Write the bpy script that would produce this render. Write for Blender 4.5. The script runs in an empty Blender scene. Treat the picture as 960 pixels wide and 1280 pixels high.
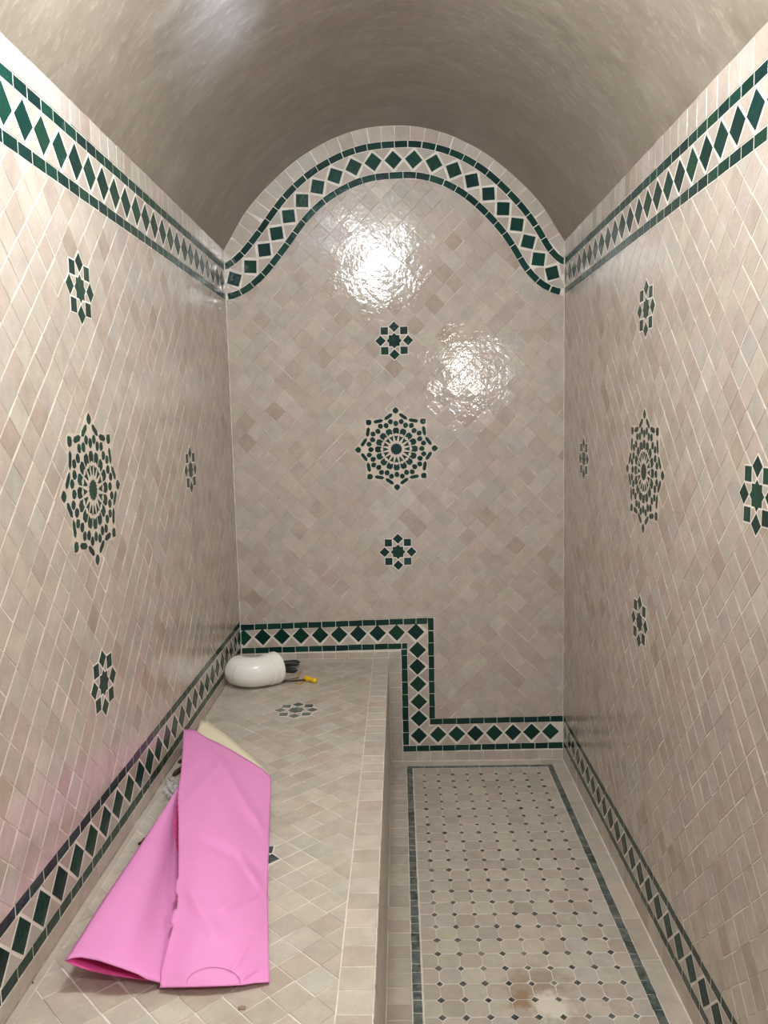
import bpy, bmesh, math, random
from mathutils import Vector, Matrix

random.seed(7)
scene = bpy.context.scene
COL = scene.collection
PI = math.pi

# ---------------------------------------------------------------- camera
CAM = Vector((0.0047, -3.62048, 1.59991))
CR = Vector((0.99959048, 0.01750441, -0.02263792))
CU = Vector((0.02052351, 0.11275199, 0.99341118))
CF = Vector((-0.01994155, 0.99346897, -0.11234656))
FPX = 997.238
cam_data = bpy.data.cameras.new('camera')
cam_data.sensor_fit = 'VERTICAL'
cam_data.sensor_height = 32.0
cam_data.lens = FPX / 1280.0 * 32.0
cam_data.clip_start = 0.02
camera = bpy.data.objects.new('camera', cam_data)
COL.objects.link(camera)
camera.matrix_world = Matrix((
    (CR.x, CU.x, -CF.x, CAM.x), (CR.y, CU.y, -CF.y, CAM.y), (CR.z, CU.z, -CF.z, CAM.z), (0, 0, 0, 1)))
scene.camera = camera

# ---------------------------------------------------------------- world, lamps, exposure
world = bpy.data.worlds.new('world')
scene.world = world
world.use_nodes = True
bgn = world.node_tree.nodes['Background']
bgn.inputs['Color'].default_value = (0.80, 0.88, 1.0, 1)
bgn.inputs['Strength'].default_value = 1.0

scene.view_settings.view_transform = 'Standard'
scene.view_settings.look = 'None'
scene.view_settings.exposure = 0.18
scene.view_settings.gamma = 1.0
scene.view_settings.use_curve_mapping = False


def lamp(name, kind, loc, energy, color, aim=None, **kw):
    d = bpy.data.lights.new(name, kind)
    d.energy = energy
    d.color = color
    for k, v in kw.items():
        setattr(d, k, v)
    o = bpy.data.objects.new(name, d)
    COL.objects.link(o)
    o.location = loc
    if aim is not None:
        o.rotation_euler = (Vector(aim) - Vector(loc)).to_track_quat('-Z', 'Y').to_euler()
    return o


# bare bulb hung just under the crown of the vault, ahead of the camera and above the frame
lamp('crown_lamp', 'POINT', (-0.12, -2.22, 2.72), 68.0, (0.90, 0.95, 0.98), shadow_soft_size=0.14)
# wall lamp on the right wall beside the camera
lamp('side_lamp', 'POINT', (0.62, -3.50, 1.97), 34.0, (1.0, 0.97, 0.93), shadow_soft_size=0.055)
# added narrow spots standing in for daylight, to draw the bluish streak on the vault
for k, (aim, e) in enumerate((((-.425, -1.32, 2.755), 900.0), ((-.50, -1.29, 2.70), 420.0), ((-.57, -1.25, 2.64), 200.0))):
    lamp('streak_spot', 'SPOT', (0.45, -4.3, 1.7), e, (0.55, 0.66, 1.0), aim=aim, spot_size=math.radians(4.6), spot_blend=1.0, shadow_soft_size=0.04)

# ---------------------------------------------------------------- materials
MATS = {}


class NT:
    def __init__(self, name):
        self.m = bpy.data.materials.new(name)
        self.m.use_nodes = True
        self.t = self.m.node_tree
        self.b = self.t.nodes['Principled BSDF']

    def n(self, typ, **kw):
        nd = self.t.nodes.new(typ)
        for k, v in kw.items():
            if k.startswith('i_'):
                nd.inputs[k[2:].replace('_', ' ')].default_value = v
            else:
                setattr(nd, k, v)
        return nd

    def l(self, a, b):
        self.t.links.new(a, b)

    def noise(self, scale, detail=3.0, rough=0.55, vec=None, dist=0.0):
        nd = self.n('ShaderNodeTexNoise')
        nd.inputs['Scale'].default_value = scale
        nd.inputs['Detail'].default_value = detail
        nd.inputs['Roughness'].default_value = rough
        nd.inputs['Distortion'].default_value = dist
        if vec is not None:
            self.l(vec, nd.inputs['Vector'])
        return nd

    def pos(self):
        return self.n('ShaderNodeNewGeometry').outputs['Position']

    def ramp(self, fac, stops):
        r = self.n('ShaderNodeValToRGB')
        e = r.color_ramp.elements
        while len(e) < len(stops):
            e.new(0.5)
        for k, (p, c) in enumerate(stops):
            e[k].position = p
            e[k].color = (c[0], c[1], c[2], 1)
        self.l(fac, r.inputs['Fac'])
        return r.outputs['Color']

    def mix(self, fac, a, b, mode='MIX'):
        m = self.n('ShaderNodeMix', data_type='RGBA', blend_type=mode)
        for s, v in (('Factor', fac), ('A', a), ('B', b)):
            idx = {'Factor': 0, 'A': 6, 'B': 7}[s]
            if isinstance(v, (int, float)):
                m.inputs[idx].default_value = v
            elif isinstance(v, tuple):
                m.inputs[idx].default_value = (v[0], v[1], v[2], 1)
            else:
                self.l(v, m.inputs[idx])
        return m.outputs[2]

    def bump(self, height, strength, dist, prev=None):
        b = self.n('ShaderNodeBump')
        b.inputs['Strength'].default_value = strength
        b.inputs['Distance'].default_value = dist
        self.l(height, b.inputs['Height'])
        if prev is not None:
            self.l(prev, b.inputs['Normal'])
        return b.outputs['Normal']


def srgb(r, g, b):
    f = lambda c: (c / 255 / 12.92) if c / 255 <= 0.04045 else ((c / 255 + 0.055) / 1.055) ** 2.4
    return (f(r), f(g), f(b))


def glazed(name, rough, wave, grime=None, coat=0.0, spec=0.5):
    """Hand-cut glazed tile: the colour comes from the per-tile attribute, with cloudy glaze and a wavy surface."""
    k = NT(name)
    P = k.pos()
    at = k.n('ShaderNodeAttribute', attribute_name='tint')
    n1 = k.noise(18, 4, 0.6, P)
    cloud = k.ramp(n1.outputs['Fac'], [(0.3, (0.86, 0.86, 0.86)), (0.7, (1.08, 1.08, 1.08))])
    c = k.mix(1.0, at.outputs['Color'], cloud, 'MULTIPLY')
    n2 = k.noise(160, 3, 0.6, P)
    fine = k.ramp(n2.outputs['Fac'], [(0.30, (0.90, 0.90, 0.90)), (0.6, (1.03, 1.03, 1.03))])
    c = k.mix(0.6, c, fine, 'MULTIPLY')
    if grime is not None:
        g = k.noise(30, 5, 0.7, P, 0.6)
        gm = k.ramp(g.outputs['Fac'], [(grime[1], (0, 0, 0)), (grime[2], (1, 1, 1))])
        c = k.mix(gm, c, grime[0])
    k.l(c, k.b.inputs['Base Color'])
    rr = k.n('ShaderNodeMapRange')
    rr.inputs['To Min'].default_value = rough * 0.7
    rr.inputs['To Max'].default_value = rough * 1.4
    k.l(k.noise(40, 3, 0.6, P).outputs['Fac'], rr.inputs['Value'])
    k.l(rr.outputs['Result'], k.b.inputs['Roughness'])
    k.b.inputs['Specular IOR Level'].default_value = spec
    if coat:
        k.b.inputs['Coat Weight'].default_value = coat
        k.b.inputs['Coat Roughness'].default_value = 0.06
    b1 = k.bump(k.noise(46, 2, 0.5, P).outputs['Fac'], wave, 0.01)
    b2 = k.bump(k.noise(230, 2, 0.5, P).outputs['Fac'], wave * 0.5, 0.002, b1)
    k.l(b2, k.b.inputs['Normal'])
    MATS[name] = k.m
    return k


glazed('cream_wall', 0.10, 0.11, spec=0.45)
glazed('green_glaze', 0.16, 0.14, grime=(srgb(120, 132, 126), 0.66, 0.84), spec=0.2)
glazed('cream_floor', 0.34, 0.25, grime=(srgb(205, 197, 184), 0.58, 0.85))
glazed('green_worn', 0.36, 0.3, grime=(srgb(150, 150, 143), 0.42, 0.78))

# brown plaster smear and pale residue on the paving by the near end of the floor
kf = NT('floor_tile_stained')
for _ in (0,):
    k = kf
    P = k.pos()
    at = k.n('ShaderNodeAttribute', attribute_name='tint')
    n1 = k.noise(18, 4, 0.6, P)
    c = k.mix(1.0, at.outputs['Color'], k.ramp(n1.outputs['Fac'], [(0.3, (0.88, 0.88, 0.88)), (0.7, (1.06, 1.06, 1.06))]), 'MULTIPLY')
    g = k.noise(9, 5, 0.7, P, 0.8)
    c = k.mix(k.ramp(g.outputs['Fac'], [(0.55, (0, 0, 0)), (0.8, (0.7, 0.7, 0.7))]), c, srgb(208, 198, 184))

    def blob(cx, cy, r, sx=1.0):
        mp = k.n('ShaderNodeMapping')
        mp.inputs['Location'].default_value = (-cx / r * sx, -cy / r, 0)
        mp.inputs['Scale'].default_value = (sx / r, 1 / r, 0)
        k.l(P, mp.inputs['Vector'])
        wob = k.noise(28, 4, 0.6, P)
        ad = k.n('ShaderNodeVectorMath', operation='SCALE')
        k.l(wob.outputs['Color'], ad.inputs[0])
        ad.inputs['Scale'].default_value = 1.3
        a2 = k.n('ShaderNodeVectorMath', operation='ADD')
        k.l(mp.outputs['Vector'], a2.inputs[0])
        k.l(ad.outputs['Vector'], a2.inputs[1])
        a3 = k.n('ShaderNodeVectorMath', operation='ADD')
        a3.inputs[1].default_value = (-0.65, -0.65, -0.65)
        k.l(a2.outputs['Vector'], a3.inputs[0])
        gr = k.n('ShaderNodeTexGradient', gradient_type='SPHERICAL')
        k.l(a3.outputs['Vector'], gr.inputs['Vector'])
        return gr.outputs['Fac']
    c = k.mix(k.ramp(blob(0.365, -1.535, 0.12), [(0.05, (0, 0, 0)), (0.5, (0.75, 0.75, 0.75))]), c, srgb(166, 148, 130))
    c = k.mix(k.ramp(blob(0.315, -1.572, 0.05), [(0.1, (0, 0, 0)), (0.5, (0.7, 0.7, 0.7))]), c, srgb(160, 130, 96))
    c = k.mix(k.ramp(blob(0.392, -1.595, 0.085), [(0.2, (0, 0, 0)), (0.6, (0.9, 0.9, 0.9))]), c, srgb(236, 228, 216))
    k.l(c, k.b.inputs['Base Color'])
    k.b.inputs['Roughness'].default_value = 0.36
    b1 = k.bump(k.noise(40, 2, 0.5, P).outputs['Fac'], 0.25, 0.01)
    k.l(k.bump(k.noise(230, 2, 0.5, P).outputs['Fac'], 0.15, 0.002, b1), k.b.inputs['Normal'])
    MATS['floor_tile'] = k.m

k = NT('grout')
P = k.pos()
k.l(k.ramp(k.noise(24, 4, 0.6, P).outputs['Fac'], [(0.3, srgb(216, 207, 195)), (0.7, srgb(244, 239, 230))]), k.b.inputs['Base Color'])
k.b.inputs['Roughness'].default_value = 0.8
k.l(k.bump(k.noise(300, 3, 0.6, P).outputs['Fac'], 0.3, 0.002), k.b.inputs['Normal'])
MATS['grout'] = k.m

# polished lime plaster of the vault: cloudy trowel marks along the curve
k = NT('vault_plaster')
P = k.pos()
mp = k.n('ShaderNodeMapping')
mp.inputs['Scale'].default_value = (1.0, 2.2, 1.0)
mp.inputs['Rotation'].default_value = (0.3, 0.25, 0.5)
k.l(P, mp.inputs['Vector'])
n1 = k.noise(5.0, 6, 0.62, mp.outputs['Vector'], 0.8)
n2 = k.noise(26.0, 5, 0.65, mp.outputs['Vector'], 0.5)
c = k.ramp(n1.outputs['Fac'], [(0.28, srgb(138, 128, 114)), (0.55, srgb(150, 140, 127)), (0.78, srgb(164, 155, 143))])
c = k.mix(k.ramp(n2.outputs['Fac'], [(0.53, (0, 0, 0)), (0.74, (0.45, 0.45, 0.45))]), c, srgb(192, 184, 168))
k.l(c, k.b.inputs['Base Color'])
k.l(k.ramp(n2.outputs['Fac'], [(0.3, (0.36, 0.36, 0.36)), (0.7, (0.52, 0.52, 0.52))]), k.b.inputs['Roughness'])
b1 = k.bump(k.noise(4.0, 3, 0.5, P).outputs['Fac'], 0.35, 0.03)
b2 = k.bump(n2.outputs['Fac'], 0.25, 0.004, b1)
k.l(b2, k.b.inputs['Normal'])
MATS['vault_plaster'] = k.m


def plain(name, col, rough=0.5, metal=0.0, var=0.08, scale=30.0, bump=0.0, bscale=200.0, **kw):
    k = NT(name)
    P = k.pos()
    lo = tuple(max(0, x * (1 - var)) for x in col)
    hi = tuple(min(1, x * (1 + var)) for x in col)
    k.l(k.ramp(k.noise(scale, 4, 0.6, P).outputs['Fac'], [(0.3, lo), (0.7, hi)]), k.b.inputs['Base Color'])
    k.b.inputs['Roughness'].default_value = rough
    k.b.inputs['Metallic'].default_value = metal
    for a, v in kw.items():
        k.b.inputs[a].default_value = v
    if bump:
        k.l(k.bump(k.noise(bscale, 3, 0.6, P).outputs['Fac'], bump, 0.002), k.b.inputs['Normal'])
    MATS[name] = k.m
    return k


plain('wall_plaster', srgb(150, 140, 128), 0.8)
plain('pink_sheet', srgb(240, 153, 213), 0.62, var=0.03, scale=7, bump=0.25, bscale=260)
plain('pink_inside_bounce', srgb(232, 84, 160), 0.65, var=0.05, scale=10)  # inside pink deepened in the colour for light bounced between the folds
plain('pink_cut', srgb(205, 115, 178), 0.7)
plain('cream_liner', srgb(236, 226, 200), 0.7, var=0.04, scale=12)
plain('white_pvc', srgb(250, 249, 243), 0.25, var=0.015, scale=9)
plain('black_rubber', srgb(42, 42, 46), 0.45, var=0.2)
plain('dark_steel', srgb(74, 68, 64), 0.4, 0.6, var=0.25)
plain('yellow_plastic', srgb(246, 200, 30), 0.35, var=0.04)
plain('brass_wire', srgb(205, 165, 50), 0.35, 0.2)
plain('brown_scrap', srgb(84, 58, 46), 0.8, var=0.25)
plain('dust', srgb(160, 142, 118), 0.9)
plain('lamp_white', srgb(240, 240, 236), 0.5)
k = NT('clear_film')
k.b.inputs['Base Color'].default_value = (0.9, 0.92, 0.92, 1)
k.b.inputs['Roughness'].default_value = 0.1
k.b.inputs['Alpha'].default_value = 0.28
k.b.inputs['Specular IOR Level'].default_value = 0.9
k.l(k.bump(k.noise(120, 3, 0.6, k.pos()).outputs['Fac'], 0.4, 0.004), k.b.inputs['Normal'])
MATS['clear_film'] = k.m
k = NT('lamp_glow')
k.b.inputs['Base Color'].default_value = (1, 1, 1, 1)
k.b.inputs['Emission Color'].default_value = (1.0, 0.96, 0.9, 1)
k.b.inputs['Emission Strength'].default_value = 6.0
MATS['lamp_glow'] = k.m


# ---------------------------------------------------------------- helpers
def link(name, mesh, parent=None, loc=None):
    o = bpy.data.objects.new(name, mesh)
    COL.objects.link(o)
    if loc is not None:
        o.location = loc
    if parent is not None:
        o.parent = parent
    return o


def mesh_from(name, verts, faces, mat, smooth=False, tint=None):
    me = bpy.data.meshes.new(name)
    me.from_pydata([tuple(v) for v in verts], [], faces)
    if mat:
        me.materials.append(MATS[mat])
    if smooth:
        me.shade_smooth()
    if tint is not None:
        a = me.attributes.new('tint', 'FLOAT_COLOR', 'FACE')
        flat = []
        for t in tint:
            flat += [t[0], t[1], t[2], 1.0]
        a.data.foreach_set('color', flat)
    return me


def from_bm(name, bm, mat, parent=None, smooth=True, loc=None):
    me = bpy.data.meshes.new(name)
    bm.normal_update()
    bm.to_mesh(me)
    bm.free()
    me.materials.append(MATS[mat])
    if smooth:
        me.shade_smooth()
    return link(name, me, parent, loc)


def tag(o, label=None, cat=None, group=None, kind=None):
    if label: o['label'] = label
    if cat: o['category'] = cat
    if group: o['group'] = group
    if kind: o['kind'] = kind
    return o


def box_mesh(name, x0, x1, y0, y1, z0, z1, mat):
    v = [(x, y, z) for x in (x0, x1) for y in (y0, y1) for z in (z0, z1)]
    f = [(0, 1, 3, 2), (4, 6, 7, 5), (0, 4, 5, 1), (2, 3, 7, 6), (0, 2, 6, 4), (1, 5, 7, 3)]
    return mesh_from(name, v, f, mat)


def at(px, py, z=None, y=None):
    """Point of the place seen at a pixel of the photograph, at a known height or depth."""
    d = CF + CR * ((px - 480) / FPX) - CU * ((py - 640) / FPX)
    t = (z - CAM.z) / d.z if z is not None else (y - CAM.y) / d.y
    return CAM + d * t


class Plane:
    def __init__(self, o, u, v, n):
        self.o, self.u, self.v, self.n = Vector(o), Vector(u), Vector(v), Vector(n)
        self.flip = self.u.cross(self.v).dot(self.n) < 0

    def p(self, a, b, h=0.0):
        return self.o + self.u * a + self.v * b + self.n * h


def area(poly):
    return 0.5 * sum(poly[i][0] * poly[(i + 1) % len(poly)][1] - poly[(i + 1) % len(poly)][0] * poly[i][1] for i in range(len(poly)))


def centroid(poly):
    n = len(poly)
    A = area(poly)
    if abs(A) < 1e-9:
        return (sum(p[0] for p in poly) / n, sum(p[1] for p in poly) / n)
    cx = cy = 0
    for i in range(n):
        a, b = poly[i], poly[(i + 1) % n]
        w = a[0] * b[1] - b[0] * a[1]
        cx += (a[0] + b[0]) * w
        cy += (a[1] + b[1]) * w
    return (cx / 6 / A, cy / 6 / A)


def clip(poly, f):
    """Keep the side of a polygon where f(point) >= 0, f linear over the tile."""
    out = []
    n = len(poly)
    for i in range(n):
        a, b = poly[i], poly[(i + 1) % n]
        fa, fb = f(a), f(b)
        if fa >= 0:
            out.append(a)
        if fa * fb < 0:
            t = fa / (fa - fb)
            out.append((a[0] + (b[0] - a[0]) * t, a[1] + (b[1] - a[1]) * t))
    return out


def shrink(poly, d):
    """Inset a convex polygon by d, edge by edge."""
    q = poly
    n = len(poly)
    for i in range(n):
        a, b = poly[i], poly[(i + 1) % n]
        ex, ey = b[0] - a[0], b[1] - a[1]
        L = math.hypot(ex, ey)
        if L < 1e-6:
            continue
        nx, ny = -ey / L, ex / L
        q = clip(q, lambda p: (p[0] - a[0]) * nx + (p[1] - a[1]) * ny - d)
        if len(q) < 3:
            return []
    return q


DEPTH = 0.0055
CH = 0.0011


def tile_geo(pl, poly, h, tilt, wob=0.0):
    """Prism with a small chamfer: 12 to 30 triangles."""
    if area(poly) < 0:
        poly = poly[::-1]
    n = len(poly)
    cx, cy = centroid(poly)
    R = max(1e-4, min(math.hypot(p[0] - cx, p[1] - cy) for p in poly))
    s = max(0.55, 1 - CH / R)
    hh = lambda p: h + tilt[0] * (p[0] - cx) + tilt[1] * (p[1] - cy)
    v = [pl.p(p[0], p[1], h - DEPTH) for p in poly]
    v += [pl.p(p[0], p[1], hh(p) - CH * 0.8) for p in poly]
    top = [(cx + (p[0] - cx) * s, cy + (p[1] - cy) * s) for p in poly]
    v += [pl.p(p[0], p[1], hh(p)) for p in top]
    f = []
    for i in range(n):
        j = (i + 1) % n
        f.append((i, j, n + j, n + i))
        f.append((n + i, n + j, 2 * n + j, 2 * n + i))
    f.append(tuple(range(2 * n, 3 * n)))
    if pl.flip:
        f = [q[::-1] for q in f]
    return v, f, pl.p(cx, cy, h)


class Tiles:
    """Tiles of one kind on one owner: the ones that show largest become parts, the rest one part of kind stuff."""

    def __init__(self, name, mat, limit=300):
        self.name, self.mat, self.limit, self.items = name, mat, limit, []

    def add(self, pl, poly, tint, h=0.0, tilt=(0, 0), min_area=2e-5):
        if len(poly) < 3 or abs(area(poly)) < min_area:
            return
        v, f, c = tile_geo(pl, poly, h, tilt)
        # rough size in the photograph
        d = c - CAM
        dist = d.dot(CF)
        cosv = abs(d.normalized().dot(pl.n))
        px, py = 480 + FPX * d.dot(CR) / max(dist, .05), 640 - FPX * d.dot(CU) / max(dist, .05)
        inside = dist > 0.1 and -15 < px < 975 and -15 < py < 1295
        size = abs(area(poly)) * cosv / max(dist, 0.1) ** 2 if inside else -1 / (1 + dist ** 2)
        self.items.append((size, v, f, c, tint))

    def build(self, parent, label=None):
        self.items.sort(key=lambda q: -q[0])
        made = []
        single, rest = self.items[:self.limit], self.items[self.limit:]
        if not self.limit:
            single, rest = [], self.items
        for size, v, f, c, t in single:
            if size < 0 and len(self.items) > 60:
                rest = rest + [(size, v, f, c, t)]
                continue
            me = mesh_from(self.name, [p - c for p in v], f, self.mat, tint=[t] * len(f))
            o = link(self.name, me, parent, c)
            if label: o['label'] = label
            made.append(o)
        if rest:
            V, F, T = [], [], []
            for size, v, f, c, t in rest:
                b = len(V)
                V += v
                F += [tuple(i + b for i in q) for q in f]
                T += [t] * len(f)
            o = link(self.name, mesh_from(self.name, V, F, self.mat, tint=T), parent)
            o['kind'] = 'stuff'
            made.append(o)
        return made


CREAMS = [srgb(207, 194, 181), srgb(203, 188, 176), srgb(210, 200, 188), srgb(205, 195, 183), srgb(198, 183, 170),
          srgb(206, 191, 180), srgb(202, 194, 184), srgb(208, 197, 183), srgb(204, 190, 178), srgb(207, 194, 184)]
SANDS = [srgb(203, 194, 180), srgb(196, 187, 174), srgb(205, 195, 182), srgb(192, 181, 168), srgb(200, 193, 182), srgb(198, 185, 172)]
GREENS = [(0.012, 0.070, 0.052), (0.010, 0.060, 0.047), (0.014, 0.080, 0.058), (0.009, 0.050, 0.042), (0.016, 0.074, 0.047), (0.012, 0.058, 0.052)]
FLOORGREENS = [srgb(74, 90, 88), srgb(62, 78, 78), srgb(94, 104, 102), srgb(54, 72, 68), srgb(84, 94, 96)]


def vary(c, a=0.05):
    s = 1 + random.uniform(-a, a)
    return tuple(min(1, x * s * (1 + random.uniform(-a, a) * 0.3)) for x in c)


def cream():
    if random.random() < 0.02:
        return vary(srgb(182, 166, 152), 0.04)
    return vary(tuple(x * .90 for x in random.choice(CREAMS)), 0.045)


def sand():
    return vary(random.choice(SANDS), 0.05)


def green():
    return vary(tuple(x * .72 for x in random.choice(GREENS)), 0.18)


def floorgreen():
    return vary(random.choice(FLOORGREENS), 0.12)


def jit(poly, a):
    return [(p[0] + random.uniform(-a, a), p[1] + random.uniform(-a, a)) for p in poly]


def rtilt(a):
    return tuple(max(-.013, min(.013, random.gauss(0, a * .7))) for _ in (0, 1))


def field(tiles, pl, u0, u1, v0, v1, pitch, origin, regions, skips, color, gap=(0.0003, 0.0011), tilt=0.010, hvar=0.0007, choose=None):
    """Diagonal field of square tiles; regions is a list of clip lists (their union is the field)."""
    d = pitch / math.sqrt(2)
    nI = int((u1 - u0) / d) + 2
    nJ = int((v1 - v0) / d) + 2
    i0, j0 = int((u0 - origin[0]) / d) - 1, int((v0 - origin[1]) / d) - 1
    for i in range(i0, i0 + nI + 2):
        for j in range(j0, j0 + nJ + 2):
            if (i + j) % 2:
                continue
            cx, cy = origin[0] + i * d, origin[1] + j * d
            cx += 0.0016 * math.sin(cy * 9 + 1.3) + 0.001 * math.sin(cx * 23)
            cy += 0.0016 * math.sin(cx * 11 + 0.4)
            base = [(cx + d, cy), (cx, cy + d), (cx - d, cy), (cx, cy - d)]
            base = jit(base, 0.0012)
            if any(all(inside(p, s) for p in probe(base)) for s in skips):
                continue
            col = color()
            h, t = (.0006 if hvar > .0005 else .0002) + random.uniform(0, hvar), rtilt(tilt)
            if any(math.dist((cx, cy), s[-1]) < .6 and any(inside(p, s) for p in probe(base)) for s in skips):
                h, t = .0003, (0, 0)      # tiles cut in round a star lie flat
            g = random.uniform(*gap)
            for reg in (choose(base) if choose else regions):
                q = base
                for f in reg:
                    q = clip(q, f)
                    if len(q) < 3:
                        break
                if len(q) >= 3 and abs(area(q)) > 1.2e-4:
                    q = shrink(q, g)
                    if len(q) >= 3:
                        tiles.add(pl, q, col, h, t, 6e-5)


def probe(q):
    n = len(q)
    return [((q[i][0] * (4 - k) + q[(i + 1) % n][0] * k) / 4, (q[i][1] * (4 - k) + q[(i + 1) % n][1] * k) / 4) for i in range(n) for k in range(4)]


def inside(p, poly):
    r = False
    n = len(poly)
    for i in range(n):
        a, b = poly[i], poly[i - 1]
        if (a[1] > p[1]) != (b[1] > p[1]) and p[0] < (b[0] - a[0]) * (p[1] - a[1]) / (b[1] - a[1]) + a[0]:
            r = not r
    return r


def polar(c, r, a):
    return (c[0] + r * math.sin(a), c[1] + r * math.cos(a))


def plate(name, pl, poly, h0, h1, mat, tint, parent):
    """Flat bed with any outline (may be star-shaped about its centre)."""
    if area(poly) < 0:
        poly = poly[::-1]
    n = len(poly)
    cx, cy = sum(p[0] for p in poly) / n, sum(p[1] for p in poly) / n
    c = pl.p(cx, cy, h1)
    v = [pl.p(p[0], p[1], h0) - c for p in poly] + [pl.p(p[0], p[1], h1) - c for p in poly] + [Vector((0, 0, 0))]
    f = []
    for i in range(n):
        j = (i + 1) % n
        f.append((i, j, n + j, n + i))
        f.append((n + i, n + j, 2 * n))
    if pl.flip:
        f = [q[::-1] for q in f]
    return link(name, mesh_from(name, v, f, mat, tint=[tint] * len(f)), parent, c)


STAR_R = 0.0615
STAR_S = 0.0168   # half side of a square


def star_outline(c, rot, grow=0.003):
    out = []
    for k in range(8):
        a = rot + k * PI / 4
        out.append(polar(c, STAR_R + STAR_S * math.sqrt(2) + grow * 1.3, a))
        out.append(polar(c, 0.0655 + grow, a + PI / 8))
    return out


def small_star(pl, c, rot, parent, gmat='green_glaze', cmat='cream_wall', gcol=green, ccol=cream, label=None, sc=1.0):
    S = lambda poly: [(c[0] + (p[0] - c[0]) * sc, c[1] + (p[1] - c[1]) * sc) for p in poly]
    bed = plate('eight_point_star', pl, S(star_outline(c, rot)), -0.004, 0.0011, 'grout', (1, 1, 1), parent)
    if label: bed['label'] = label
    bl = bed.location
    sub = lambda t: [setattr(o, 'location', o.location - bl) for o in t.build(bed)]
    t = Tiles('star_centre', gmat)
    poly = []
    for k in range(8):
        poly.append(polar(c, 0.0345, rot + k * PI / 4))
        poly.append(polar(c, 0.0262, rot + (k + .5) * PI / 4))
    t.add(pl, S(poly), gcol(), 0.0017, rtilt(.006))
    sub(t)
    t = Tiles('star_square', gmat)
    t2 = Tiles('star_infill', cmat)
    r2 = STAR_S * math.sqrt(2)
    for k in range(8):
        a = rot + k * PI / 4
        m = polar(c, STAR_R, a)
        t.add(pl, S([polar(m, r2 * random.uniform(.96, 1.03), a + q * PI / 2) for q in range(4)]), gcol(), 0.0017, rtilt(.008))
        t2.add(pl, S([polar(c, 0.0365, a + .10), polar(c, 0.0605, a + PI / 8), polar(c, 0.0365, a + PI / 4 - .10), polar(c, 0.0288, a + PI / 8)]), ccol(), 0.0015, rtilt(.006))
    sub(t)
    sub(t2)
    return bed


def rosette(pl, c, rot, R, parent, label=None):
    """Sixteen-fold rosette of cut pieces; R is the radius to the tips."""
    s = R / 0.1855
    q = 0.000493 * s          # measured in pixels of an enlargement
    P = lambda r, a: polar(c, r * q, rot + a)
    out = []
    for k in range(8):
        out += [P(388, k * PI / 4), P(375, k * PI / 4 + .075), P(302, (k + .5) * PI / 4), P(375, (k + 1) * PI / 4 - .075)]
    bed = plate('sixteen_fold_rosette', pl, out, -0.004, 0.0011, 'cream_wall', srgb(218, 205, 190), parent)
    if label: bed['label'] = label
    bl = bed.location
    mk = {}

    def add(name, poly, col=None):
        mk.setdefault(name, Tiles(name, 'green_glaze')).add(pl, poly, col or green(), 0.0018, rtilt(.008), 1e-6)
    add('rosette_centre', [P(56 if k % 2 == 0 else 47, k * PI / 16) for k in range(32)])
    for k in range(16):
        a = k * PI / 8
        rp = lambda r, w: P(math.hypot(r, w), a + math.atan2(w, r))
        add('rosette_dart', [rp(74, 4), rp(126, 20), rp(118, 0), rp(126, -20), rp(74, -4)])
        add('rosette_wedge', [rp(146, 0), rp(134, 23), rp(172, 31), rp(195, 18), rp(195, -18), rp(172, -31), rp(134, -23)])
        add('rosette_drop', [rp(203, 0), rp(216, 18), rp(235, 25), rp(252, 17), rp(258, 0), rp(252, -17), rp(235, -25), rp(216, -18)])
        b = a + PI / 16
        rp = lambda r, w: P(math.hypot(r, w), b + math.atan2(w, r))
        add('rosette_drop', [rp(226, 0), rp(237, 17), rp(255, 25), rp(270, 17), rp(280, 0), rp(270, -17), rp(255, -25), rp(237, -17)])
    for k in range(8):
        a = k * PI / 4
        rp = lambda r, w: P(math.hypot(r, w), a + math.atan2(w, r))
        add('rosette_tip', [rp(320, 0), rp(331, 21), rp(350, 29), rp(364, 21), rp(382, 0), rp(364, -21), rp(350, -29), rp(331, -21)])
        for sg in (1, -1):
            T = Vector((0, 342, 0))
            Vv = Vector((math.sin(PI / 8) * 286, math.cos(PI / 8) * 286, 0))
            e = (Vv - T)
            L = e.length
            e.normalize()
            w = Vector((-e.y, e.x, 0))
            pts = []
            for s_, h_ in ((.27, 0), (.40, 16), (.82, 16), (.98, 0), (.82, -16), (.40, -16)):
                p = T + e * (L * s_) + w * h_
                pts.append(P(math.hypot(p.x, p.y), a + sg * math.atan2(p.x, p.y)))
            add('rosette_bar', pts)
    for t in mk.values():
        for o in t.build(bed):
            o.location = o.location - bl
    return bed


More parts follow.
